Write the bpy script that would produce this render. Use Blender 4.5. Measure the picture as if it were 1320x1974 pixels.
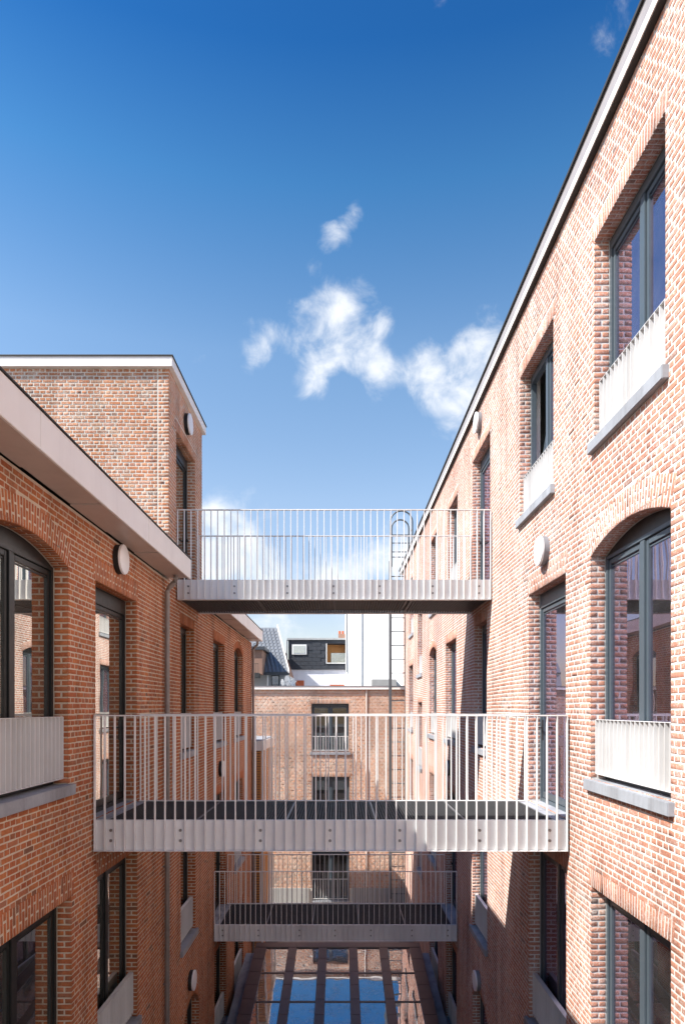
import bpy, bmesh, math, random
import numpy as np
from mathutils import Vector, Matrix
random.seed(7); RNG = np.random.default_rng(7)
S = bpy.context.scene
for o in list(bpy.data.objects): bpy.data.objects.remove(o)
C = S.collection
R = math.radians

# ------------------------------------------------------------------ camera
F = 1280.0 / 1320.0                      # focal length over image width
cd = bpy.data.cameras.new('camera'); cam = bpy.data.objects.new('camera', cd); C.objects.link(cam)
cd.sensor_fit = 'HORIZONTAL'; cd.sensor_width = 24.0; cd.lens = 24.0 * F
cd.shift_y = 0.288; cd.shift_x = 0.003
cd.clip_start = 0.05; cd.clip_end = 2000
cam.location = (0, 0, 0); cam.rotation_euler = (R(90), 0, 0)
S.camera = cam
S.render.resolution_x = 684; S.render.resolution_y = 1024

# ------------------------------------------------------------------ light
LDIR = Vector((1.0, 0.42, -1.17)).normalized()          # the way the sunlight travels
SUN_EL = math.asin(-LDIR.z); SUN_ROT = math.atan2(-LDIR.x, -LDIR.y)
sl = bpy.data.lights.new('sun', 'SUN'); sl.energy = 5.0; sl.angle = R(0.53); sl.color = (1.0, 0.955, 0.90)
sun = bpy.data.objects.new('sun', sl); C.objects.link(sun)
sun.location = (-20, -10, 30); sun.rotation_euler = LDIR.to_track_quat('-Z', 'Y').to_euler()

def world():
    w = bpy.data.worlds.new('World'); S.world = w; w.use_nodes = True
    nt = w.node_tree; N = nt.nodes; L = nt.links; N.clear()
    def nd(t, **k):
        n = N.new(t)
        for a, b in k.items(): setattr(n, a, b)
        return n
    def mth(op, a, b=None, c=None, clamp=False):
        n = nd('ShaderNodeMath', operation=op, use_clamp=clamp)
        for i, v in enumerate((a, b, c)):
            if v is None: continue
            if isinstance(v, (int, float)): n.inputs[i].default_value = v
            else: L.new(v, n.inputs[i])
        return n.outputs[0]
    sky = nd('ShaderNodeTexSky', sky_type='NISHITA', sun_disc=False)
    sky.sun_elevation = SUN_EL; sky.sun_rotation = SUN_ROT
    sky.altitude = 20; sky.air_density = 1.0; sky.dust_density = 0.5; sky.ozone_density = 2.0
    hsv = nd('ShaderNodeHueSaturation'); hsv.inputs['Saturation'].default_value = 1.12; hsv.inputs['Value'].default_value = 0.585
    L.new(sky.outputs[0], hsv.inputs['Color'])
    gm = nd('ShaderNodeGamma'); gm.inputs['Gamma'].default_value = 1.35
    L.new(hsv.outputs[0], gm.inputs['Color'])
    tc = nd('ShaderNodeTexCoord'); d = tc.outputs['Generated']
    # clear-air gradient: pale towards the horizon all round, deep blue overhead
    sx = nd('ShaderNodeSeparateXYZ'); L.new(d, sx.inputs[0])
    rp = nd('ShaderNodeValToRGB'); e = rp.color_ramp.elements
    for q, (ps, cl) in enumerate(((0., (.75, .60, .54)), (.145, (1.52, 1.02, .83)), (.30, (2.45, 1.60, 1.12)), (.47, (2.35, 1.80, 1.30)), (.62, (.95, 1.42, 1.27)), (.71, (.36, .95, 1.12)), (1., (.18, .68, .98)))):
        el = e[q] if q < 2 else e.new(ps); el.position = ps; el.color = (*cl, 1)
    L.new(sx.outputs['Z'], rp.inputs[0])
    mg = nd('ShaderNodeMix', data_type='RGBA', blend_type='MULTIPLY'); mg.inputs['Factor'].default_value = 1.0
    L.new(gm.outputs[0], mg.inputs['A']); L.new(rp.outputs[0], mg.inputs['B'])
    # domain-warped noise carries the ragged edges of the clouds
    def noise(scale, detail, rough, off=0.0):
        mp = nd('ShaderNodeMapping'); L.new(d, mp.inputs[0]); mp.inputs['Location'].default_value = (off, off * .7, off * 1.3)
        n = nd('ShaderNodeTexNoise'); n.inputs['Scale'].default_value = scale; n.inputs['Detail'].default_value = detail
        n.inputs['Roughness'].default_value = rough; n.inputs['Distortion'].default_value = 0.35
        L.new(mp.outputs[0], n.inputs['Vector']); return n.outputs['Fac']
    n1 = noise(19.0, 12.0, 0.60, 8.3); n2 = noise(3.2, 5.0, 0.55, 4.0)
    # cumulus heads in view: px centre, px radius, weight
    blobs = [(665, 590, 58, .9), (640, 640, 60, .8), (582, 598, 42, .95), (550, 640, 34, .6), (510, 655, 40, .95), (485, 690, 30, .6), (605, 690, 52, .9), (610, 735, 40, .8),
             (690, 655, 60, .75), (738, 615, 26, .6), (745, 690, 50, .7), (735, 728, 40, .8), (800, 705, 45, .7), (838, 688, 42, .9), (830, 745, 45, .8),
             (885, 770, 62, 1.4), (935, 690, 72, 1.8), (900, 730, 50, 1.4), (682, 412, 24, .85), (660, 450, 24, .75), (628, 455, 24, .85), (598, 512, 20, .7),
             (450, 1035, 80, 1.2), (395, 1035, 60, 1.2), (410, 1075, 90, 1.1), (720, 1085, 75, 1.1), (640, 1110, 60, .9), (770, 1050, 60, 1.1), (520, 1110, 60, .8), (560, 1205, 130, 1.0), (375, 685, 26, .75),
             (1185, 45, 50, .5), (860, -8, 40, .6)]
    acc = None
    for (px, py, r, wgt) in blobs:
        v = Vector(((px - 656) / 1280., 1.0, (1367 - py) / 1280.)); ln = v.length; v.normalize()
        dn = nd('ShaderNodeVectorMath', operation='DISTANCE'); L.new(d, dn.inputs[0]); dn.inputs[1].default_value = v
        rad = r / 1280. / ln * 1.35
        b = mth('SUBTRACT', 1.0, mth('DIVIDE', dn.outputs['Value'], rad), clamp=True)
        b = mth('MULTIPLY', mth('POWER', b, 0.9), wgt)
        acc = b if acc is None else mth('ADD', acc, b)
    # scattered clouds of the same kind over the rest of the sky
    dv = nd('ShaderNodeVectorMath', operation='DISTANCE'); L.new(d, dv.inputs[0]); dv.inputs[1].default_value = Vector((0, 1, .62)).normalized()
    away = mth('MULTIPLY', mth('SUBTRACT', dv.outputs['Value'], 0.62), 4.0, clamp=True)
    sc = mth('MULTIPLY', mth('MULTIPLY', mth('SUBTRACT', n2, 0.47), 5.0, clamp=True), away)
    acc = mth('MAXIMUM', acc, sc)
    dens = mth('ADD', mth('MINIMUM', acc, 1.35), mth('MULTIPLY', mth('SUBTRACT', n1, 0.5), 3.4))
    gate = mth('MULTIPLY', acc, 5.0, clamp=True)
    mr = nd('ShaderNodeMapRange', interpolation_type='SMOOTHSTEP'); mr.inputs[1].default_value = 0.34; mr.inputs[2].default_value = 2.05
    L.new(dens, mr.inputs[0])
    fac = mth('MULTIPLY', mth('MULTIPLY', mr.outputs[0], gate), 0.93)
    mx = nd('ShaderNodeMix', data_type='RGBA'); L.new(fac, mx.inputs['Factor'])
    L.new(mg.outputs['Result'], mx.inputs['A']); mx.inputs['B'].default_value = (4.7, 4.8, 4.95, 1)
    bg = nd('ShaderNodeBackground'); bg.inputs['Strength'].default_value = 0.118
    L.new(mx.outputs['Result'], bg.inputs['Color'])
    out = nd('ShaderNodeOutputWorld'); L.new(bg.outputs[0], out.inputs[0])
world()
S.view_settings.view_transform = 'Standard'; S.view_settings.look = 'None'
S.view_settings.gamma = 1.0; S.view_settings.exposure = 1.0; S.view_settings.use_curve_mapping = False
S.render.engine = 'CYCLES'
S.cycles.max_bounces = 10; S.cycles.diffuse_bounces = 5; S.cycles.glossy_bounces = 5; S.cycles.transparent_max_bounces = 16

# ------------------------------------------------------------------ materials
class NT:
    def __init__(s, name):
        s.m = bpy.data.materials.new(name); s.m.use_nodes = True
        s.t = s.m.node_tree; s.N = s.t.nodes; s.L = s.t.links
        s.b = s.N['Principled BSDF']; s.out = s.N['Material Output']
    def nd(s, t, **k):
        n = s.N.new(t)
        for a, b in k.items(): setattr(n, a, b)
        return n
    def ln(s, a, b): s.L.new(a, b)
    def math(s, op, a, b=None, clamp=False):
        n = s.nd('ShaderNodeMath', operation=op, use_clamp=clamp)
        for i, v in enumerate((a, b)):
            if v is None: continue
            if isinstance(v, (int, float)): n.inputs[i].default_value = v
            else: s.ln(v, n.inputs[i])
        return n.outputs[0]
    def pos(s): return s.nd('ShaderNodeNewGeometry').outputs['Position']
    def noise(s, vec, scale, detail=4, rough=.55):
        n = s.nd('ShaderNodeTexNoise'); n.inputs['Scale'].default_value = scale; n.inputs['Detail'].default_value = detail
        n.inputs['Roughness'].default_value = rough; s.ln(vec, n.inputs['Vector']); return n.outputs['Fac']
    def stretched(s, vec, sc, scale, detail=4, rough=.55):
        m = s.nd('ShaderNodeMapping'); m.inputs['Scale'].default_value = sc; s.ln(vec, m.inputs[0]); return s.noise(m.outputs[0], scale, detail, rough)
    def weather(s, c, p, amt):
        """rain streaks and slow tone drift over several metres"""
        st = s.stretched(p, (1, 1, .10), 3.0, 6, .64); bl = s.noise(p, .65, 6, .62)
        c = s.mix(amt, c, s.ramp(st, [(.30, (.62, .60, .58)), (.52, (1., 1., 1.)), (.8, (1.1, 1.1, 1.1))]), 'MULTIPLY')
        return s.mix(amt, c, s.ramp(bl, [(.3, (.72, .70, .70)), (.55, (1., 1., 1.)), (.75, (1.14, 1.13, 1.12))]), 'MULTIPLY')
    def ramp(s, fac, stops, interp='LINEAR'):
        r = s.nd('ShaderNodeValToRGB'); r.color_ramp.interpolation = interp; e = r.color_ramp.elements
        while len(e) > 1: e.remove(e[-1])
        e[0].position = stops[0][0]; e[0].color = (*stops[0][1], 1)
        for p, c in stops[1:]:
            x = e.new(p); x.color = (*c, 1)
        s.ln(fac, r.inputs[0]); return r.outputs[0]
    def mix(s, fac, a, b, blend='MIX'):
        n = s.nd('ShaderNodeMix', data_type='RGBA', blend_type=blend)
        for k, v in (('Factor', fac), ('A', a), ('B', b)):
            if isinstance(v, (int, float)): n.inputs[k].default_value = v
            elif isinstance(v, tuple): n.inputs[k].default_value = (*v, 1)
            else: s.ln(v, n.inputs[k])
        return n.outputs['Result']
    def bump(s, h, strength, dist):
        b = s.nd('ShaderNodeBump'); b.inputs['Strength'].default_value = strength; b.inputs['Distance'].default_value = dist
        s.ln(h, b.inputs['Height']); s.ln(b.outputs[0], s.b.inputs['Normal'])
    def col(s, c):
        if isinstance(c, tuple): s.b.inputs['Base Color'].default_value = (*c, 1)
        else: s.ln(c, s.b.inputs['Base Color'])
    def set(s, rough=.6, metal=0., spec=None):
        s.b.inputs['Roughness'].default_value = rough; s.b.inputs['Metallic'].default_value = metal
        if spec is not None: s.b.inputs['Specular IOR Level'].default_value = spec
        return s.m

def brick_mat(name, stops, mortar, bloom, patch=(.36, .125, .062)):
    n = NT(name); p = n.pos()
    at = n.nd('ShaderNodeAttribute', attribute_name='rnd').outputs['Fac']
    oi = n.nd('ShaderNodeObjectInfo').outputs['Random']
    v = n.math('FRACT', n.math('ADD', at, oi))
    base = n.ramp(v, stops)
    big = n.noise(p, .55, 4, .6)
    base = n.mix(n.math('MULTIPLY', n.math('SUBTRACT', big, .42, True), 2.2, True), base, patch)
    base = n.mix(.22, base, patch)
    md = n.noise(p, 28, 5, .65)
    base = n.mix(.55, base, n.ramp(md, [(.25, (.42, .42, .44)), (.5, (.86, .86, .86)), (.75, (1.25, 1.2, 1.15))]), 'MULTIPLY')
    sm = n.noise(p, 46, 4, .7); lo = n.noise(p, 1.7, 3, .5)
    f = n.math('MULTIPLY', n.math('SUBTRACT', n.math('ADD', sm, n.math('MULTIPLY', lo, .35)), bloom), 5.0, True)
    base = n.mix(n.math('MULTIPLY', f, .75), base, mortar)
    n.col(n.weather(base, p, .95))
    n.bump(n.math('ADD', n.noise(p, 90, 5, .7), n.math('MULTIPLY', n.noise(p, 22, 3, .6), 1.4)), .75, .006)
    return n.set(.9, 0, .25)
def mortar_mat(name, a, b):
    n = NT(name); p = n.pos()
    n.col(n.weather(n.mix(n.noise(p, 9, 6, .7), a, b), p, .6)); n.bump(n.noise(p, 160, 4, .7), .6, .003)
    return n.set(.95, 0, .15)
def paint_mat(name, c, rough=.45, var=.06, metal=0., spec=.5, scale=6, dirt=.28):
    n = NT(name); p = n.pos()
    d = tuple(x * (1 - var * 2) for x in c)
    n.col(n.weather(n.mix(n.noise(p, scale, 6, .65), d, c), p, dirt)); r = n.noise(p, 14, 4)
    n.ln(n.math('ADD', n.math('MULTIPLY', r, .2), rough - .1), n.b.inputs['Roughness'])
    n.b.inputs['Metallic'].default_value = metal; n.b.inputs['Specular IOR Level'].default_value = spec
    return n.m
def glass_mat(name, tint, see, base, wob=.0015, k=1.0, dust=.12):
    n = NT(name); p = n.pos(); n.N.remove(n.b)
    bp = n.nd('ShaderNodeBump'); bp.inputs['Strength'].default_value = .5; bp.inputs['Distance'].default_value = wob
    n.ln(n.noise(p, 2.2, 1, .4), bp.inputs['Height'])
    g = n.nd('ShaderNodeBsdfGlossy'); g.inputs['Color'].default_value = (*tint, 1); g.inputs['Roughness'].default_value = 0.004
    n.ln(bp.outputs[0], g.inputs['Normal'])
    t = n.nd('ShaderNodeBsdfTransparent'); t.inputs['Color'].default_value = (*see, 1)
    fr = n.nd('ShaderNodeFresnel'); fr.inputs['IOR'].default_value = 1.5
    f = n.math('ADD', n.math('MULTIPLY', fr.outputs[0], k), base, True)
    m = n.nd('ShaderNodeMixShader'); n.ln(f, m.inputs[0]); n.ln(t.outputs[0], m.inputs[1]); n.ln(g.outputs[0], m.inputs[2])
    # a thin film of dust and rain marks
    df = n.nd('ShaderNodeBsdfDiffuse'); df.inputs['Color'].default_value = (.55, .55, .53, 1)
    m2 = n.nd('ShaderNodeMixShader'); n.ln(n.math('MULTIPLY', n.math('SUBTRACT', n.math('ADD', n.noise(p, 3.0, 7, .7), n.math('MULTIPLY', n.noise(p, 40, 4, .7), .35)), .42, True), dust), m2.inputs[0])
    n.ln(m.outputs[0], m2.inputs[1]); n.ln(df.outputs[0], m2.inputs[2])
    n.ln(m2.outputs[0], n.out.inputs[0]); return n.m

M = {}
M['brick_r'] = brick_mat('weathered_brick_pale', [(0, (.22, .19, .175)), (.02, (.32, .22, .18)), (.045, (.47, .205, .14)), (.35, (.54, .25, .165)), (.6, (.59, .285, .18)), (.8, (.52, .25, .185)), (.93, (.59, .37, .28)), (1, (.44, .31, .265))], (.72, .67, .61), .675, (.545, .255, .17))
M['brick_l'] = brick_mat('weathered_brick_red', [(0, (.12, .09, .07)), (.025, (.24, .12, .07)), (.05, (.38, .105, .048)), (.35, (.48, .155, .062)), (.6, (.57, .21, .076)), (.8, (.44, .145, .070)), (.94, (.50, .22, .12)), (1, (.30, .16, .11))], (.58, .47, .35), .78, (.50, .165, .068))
M['brick_t'] = brick_mat('old_orange_brick', [(0, (.18, .15, .14)), (.03, (.30, .20, .16)), (.07, (.48, .18, .085)), (.4, (.60, .235, .115)), (.65, (.65, .30, .15)), (.82, (.55, .245, .165)), (.95, (.56, .36, .24)), (1, (.38, .26, .22))], (.70, .64, .55), .67, (.56, .24, .11))
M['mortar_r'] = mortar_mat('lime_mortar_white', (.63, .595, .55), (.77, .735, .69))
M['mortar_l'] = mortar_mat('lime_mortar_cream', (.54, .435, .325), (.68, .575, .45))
M['mortar_t'] = mortar_mat('lime_mortar_ivory', (.64, .59, .51), (.78, .73, .64))
M['steel'] = paint_mat('powder_coated_steel', (.81, .80, .775), .42, .04, dirt=.4)
M['guard'] = paint_mat('powder_coated_guard', (.69, .68, .665), .45, .04, scale=9, dirt=.4)
M['zincwhite'] = paint_mat('coated_metal_trim', (.88, .84, .785), .45, .04, scale=2, dirt=.22)
M['soffit'] = paint_mat('soffit_board', (.60, .50, .435), .4, .04, scale=1.5)
M['upstand'] = paint_mat('aged_zinc_upstand', (.44, .40, .385), .45, .08, .2, scale=3)
M['olive'] = paint_mat('olive_blind', (.34, .35, .29), .9, .08, scale=2)
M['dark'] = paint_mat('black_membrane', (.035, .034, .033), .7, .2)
M['grating'] = paint_mat('dark_steel_grating', (.105, .108, .112), .5, .25, .3)
M['gratebar'] = paint_mat('galvanised_bar', (.30, .31, .32), .45, .2, .5)
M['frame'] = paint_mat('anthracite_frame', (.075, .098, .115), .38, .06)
M['frame_l'] = paint_mat('shaded_frame_and_black_panel', (.016, .018, .018), .4, .06)  # left frames: anthracite with shade put into the colour; also black arch panels
M['stone'] = paint_mat('bluestone', (.38, .40, .43), .7, .16, scale=18, dirt=.9)
M['pipe'] = paint_mat('weathered_zinc', (.36, .32, .29), .5, .25, .35, scale=10)
M['bolt'] = paint_mat('bolt_steel', (.30, .29, .285), .4, .1, .8)
M['lampwhite'] = paint_mat('opal_diffuser', (.84, .83, .82), .35, .02)
M['lampgrey'] = paint_mat('lamp_housing', (.22, .22, .235), .5, .06)
M['lampblack'] = paint_mat('lamp_housing_black', (.014, .014, .014), .6, .1)
M['glass_l'] = glass_mat('window_glass', (.97, .94, .86), (.42, .45, .42), .46, .0012, 1.0)
M['glass_r'] = glass_mat('solar_glass', (.86, .74, 1.0), (.84, .90, .86), .27, .0018, 1.0)
M['glass_e'] = glass_mat('dull_window_glass', (.9, .93, .95), (.45, .47, .46), .10, .0015, .8)
M['glass_s'] = glass_mat('roof_glass', (.96, .98, 1.0), (.20, .21, .22), .58, .003, 1.2, 1.0)
M['room'] = paint_mat('plaster_room', (.62, .62, .57), .9, .04)
M['roomfloor'] = paint_mat('room_floor', (.25, .2, .15), .6, .1)
M['curtain'] = paint_mat('pale_curtain', (.80, .86, .82), .85, .06, scale=3)
M['brown'] = paint_mat('bronze_sheet', (.17, .132, .126), .32, .14, .35, scale=4)
M['ladder'] = paint_mat('ladder_steel', (.13, .14, .15), .45, .1, .3)
M['white'] = paint_mat('white_render', (.80, .80, .79), .9, .04, scale=1.2)
M['grey'] = paint_mat('grey_render', (.42, .43, .43), .9, .08, scale=1.2)
M['lilac'] = paint_mat('pale_render', (.80, .79, .84), .9, .04, scale=1)
M['slate'] = paint_mat('black_slate', (.045, .050, .062), .6, .25, scale=3)
M['tile'] = paint_mat('glazed_grey_tile', (.21, .22, .235), .35, .15, scale=5)
M['tiledark'] = paint_mat('dark_tile', (.06, .066, .078), .45, .2, scale=5)
M['fbrick'] = paint_mat('far_brick', (.36, .21, .15), .9, .2, scale=8)
M['wood'] = paint_mat('cedar_slat', (.74, .33, .10), .6, .15, scale=5)
M['conc'] = paint_mat('concrete', (.40, .385, .36), .9, .12, scale=3)
M['ground'] = paint_mat('ground_paving', (.22, .21, .20), .9, .15, scale=1)
M['terracotta'] = paint_mat('terracotta_pot', (.55, .13, .05), .7, .1)
M['leaf'] = paint_mat('plant_leaf', (.05, .10, .035), .5, .3)
M['yellow'] = paint_mat('yellow_board', (.75, .42, .02), .6, .05)
M['green'] = paint_mat('green_curtain', (.04, .16, .08), .9, .2)

# ------------------------------------------------------------------ helpers
class MB:
    def __init__(s): s.v = []; s.f = []
    def box(s, x0, x1, y0, y1, z0, z1):
        b = len(s.v)
        s.v += [(x0, y0, z0), (x1, y0, z0), (x1, y1, z0), (x0, y1, z0), (x0, y0, z1), (x1, y0, z1), (x1, y1, z1), (x0, y1, z1)]
        s.f += [tuple(b + i for i in q) for q in ((0, 3, 2, 1), (4, 5, 6, 7), (0, 1, 5, 4), (1, 2, 6, 5), (2, 3, 7, 6), (3, 0, 4, 7))]
        return s
    def poly(s, pts):
        b = len(s.v); s.v += [tuple(p) for p in pts]; s.f.append(tuple(range(b, b + len(pts)))); return s
    def prism(s, pts, off):                       # a polygon pushed along a vector
        n = len(pts); b = len(s.v); off = Vector(off)
        s.v += [tuple(p) for p in pts] + [tuple(Vector(p) + off) for p in pts]
        s.f.append(tuple(range(b + n - 1, b - 1, -1))); s.f.append(tuple(range(b + n, b + 2 * n)))
        for i in range(n):
            j = (i + 1) % n; s.f.append((b + i, b + j, b + n + j, b + n + i))
        return s
    def tube(s, pts, r, seg=12, cap=True):
        pts = [Vector(p) for p in pts]; rings = []
        for i, p in enumerate(pts):
            t = (pts[min(i + 1, len(pts) - 1)] - pts[max(i - 1, 0)]).normalized()
            up = Vector((0, 0, 1)) if abs(t.z) < .9 else Vector((0, 1, 0))
            a = t.cross(up).normalized(); c = t.cross(a)
            rr = r[i] if isinstance(r, (list, tuple)) else r
            b = len(s.v); rings.append(b)
            for k in range(seg):
                w = 2 * math.pi * k / seg; s.v.append(tuple(p + (a * math.cos(w) + c * math.sin(w)) * rr))
        for q in range(len(rings) - 1):
            for k in range(seg):
                j = (k + 1) % seg; s.f.append((rings[q] + k, rings[q] + j, rings[q + 1] + j, rings[q + 1] + k))
        if cap:
            s.f.append(tuple(rings[0] + k for k in range(seg))); s.f.append(tuple(rings[-1] + k for k in range(seg)))
        return s
    def mesh(s, name, mat, smooth=False, bevel=0.):
        me = bpy.data.meshes.new(name); me.from_pydata(s.v, [], s.f)
        bm = bmesh.new(); bm.from_mesh(me); bmesh.ops.recalc_face_normals(bm, faces=bm.faces)
        if bevel: bmesh.ops.bevel(bm, geom=bm.edges[:], offset=bevel, segments=2, affect='EDGES', clamp_overlap=True)
        bm.to_mesh(me); bm.free()
        if smooth:
            me.polygons.foreach_set('use_smooth', [True] * len(me.polygons)); me.set_sharp_from_angle(angle=R(40))
        me.materials.append(M[mat]); return me
    def build(s, name, mat, parent=None, smooth=False, bevel=0.):
        return put(name, s.mesh(name, mat, smooth, bevel), parent)
def put(name, me, parent=None, loc=None, keep=True):
    o = bpy.data.objects.new(name, me); C.objects.link(o)
    if loc is not None: o.location = loc
    if parent is not None:
        o.parent = parent
        if keep: o.matrix_parent_inverse = wm(parent).inverted()
    return o
def wm(o):
    m = o.matrix_basis.copy(); p = o
    while p.parent:
        m = p.parent.matrix_basis @ p.matrix_parent_inverse @ m if p.parent else m
        p = p.parent
    return m
def tag(o, label=None, cat=None, group=None, kind=None):
    if label: o['label'] = label
    if cat: o['category'] = cat
    if group: o['group'] = group
    if kind: o['kind'] = kind
    return o
def thing(name, label, cat, loc=(0, 0, 0), group=None):
    o = bpy.data.objects.new(name, None); o.empty_display_size = .3; C.objects.link(o); o.location = loc
    return tag(o, label, cat, group)
def copy_tree(o, loc, label=None, parent=None):
    c = o.copy(); C.objects.link(c)
    if parent is None: c.location = loc
    else: c.parent = parent; c.matrix_parent_inverse = o.matrix_parent_inverse.copy()
    if label: c['label'] = label
    for ch in o.children: copy_tree(ch, None, None, c)
    return c

class Frame:
    """a wall face: s runs along it, z up, d into the wall"""
    def __init__(s, o, a, n): s.o = Vector(o); s.a = Vector(a); s.n = Vector(n)
    def P(s, u, z, d=0.): return s.o + s.a * u + Vector((0, 0, z)) - s.n * d
    def box(s, mb, s0, s1, z0, z1, d0, d1):
        p, q = s.P(s0, z0, d0), s.P(s1, z1, d1)
        mb.box(min(p.x, q.x), max(p.x, q.x), min(p.y, q.y), max(p.y, q.y), min(p.z, q.z), max(p.z, q.z)); return mb
XL, XR = -2.86, 2.64
FR = Frame((XR, 0, 0), (0, 1, 0), (-1, 0, 0))
FL = Frame((XL, 0, 0), (0, 1, 0), (1, 0, 0))
YT = 11.08; YE = 27.3; GZ = -8.4
FT = Frame((0, YT, 0), (1, 0, 0), (0, -1, 0))
FE = Frame((0, YE, 0), (1, 0, 0), (0, -1, 0))

# --- openings: dict(kind w/d/a, s0, s1, z0, z1 (head or spring), rise, lh = lintel height)
def op(kind, s0, s1, z0, z1, lh=.27, rise=0., guard=None, **k):
    o = dict(kind=kind, s0=s0, s1=s1, z0=z0, z1=z1, lh=lh, rise=rise, guard=(kind != 'd') if guard is None else guard); o.update(k)
    if rise:
        h = (s1 - s0) / 2; o['r'] = (h * h + rise * rise) / (2 * rise); o['cz'] = z1 + rise - o['r']; o['cs'] = (s0 + s1) / 2
        o['th'] = math.asin(min(1, h / o['r']))
    return o
REV = .16
def blocked(o, z):
    """the stretch of a course at height z taken by an opening and its lintel"""
    if z < o['z0'] or z > o['z1'] + o['rise'] + o['lh']: return None
    if z <= o['z1']: return (o['s0'], o['s1'])
    if not o['rise']: return (o['s0'] - .05, o['s1'] + .05)
    ro = o['r'] + o['lh']; dz = z - o['cz']; lim = dz * math.tan(o['th']) if o['th'] < 1.5 else 9
    ch = math.sqrt(max(0, ro * ro - dz * dz)); h = min(lim, ch)
    return (o['cs'] - h, o['cs'] + h) if h > 0 else None

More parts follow.
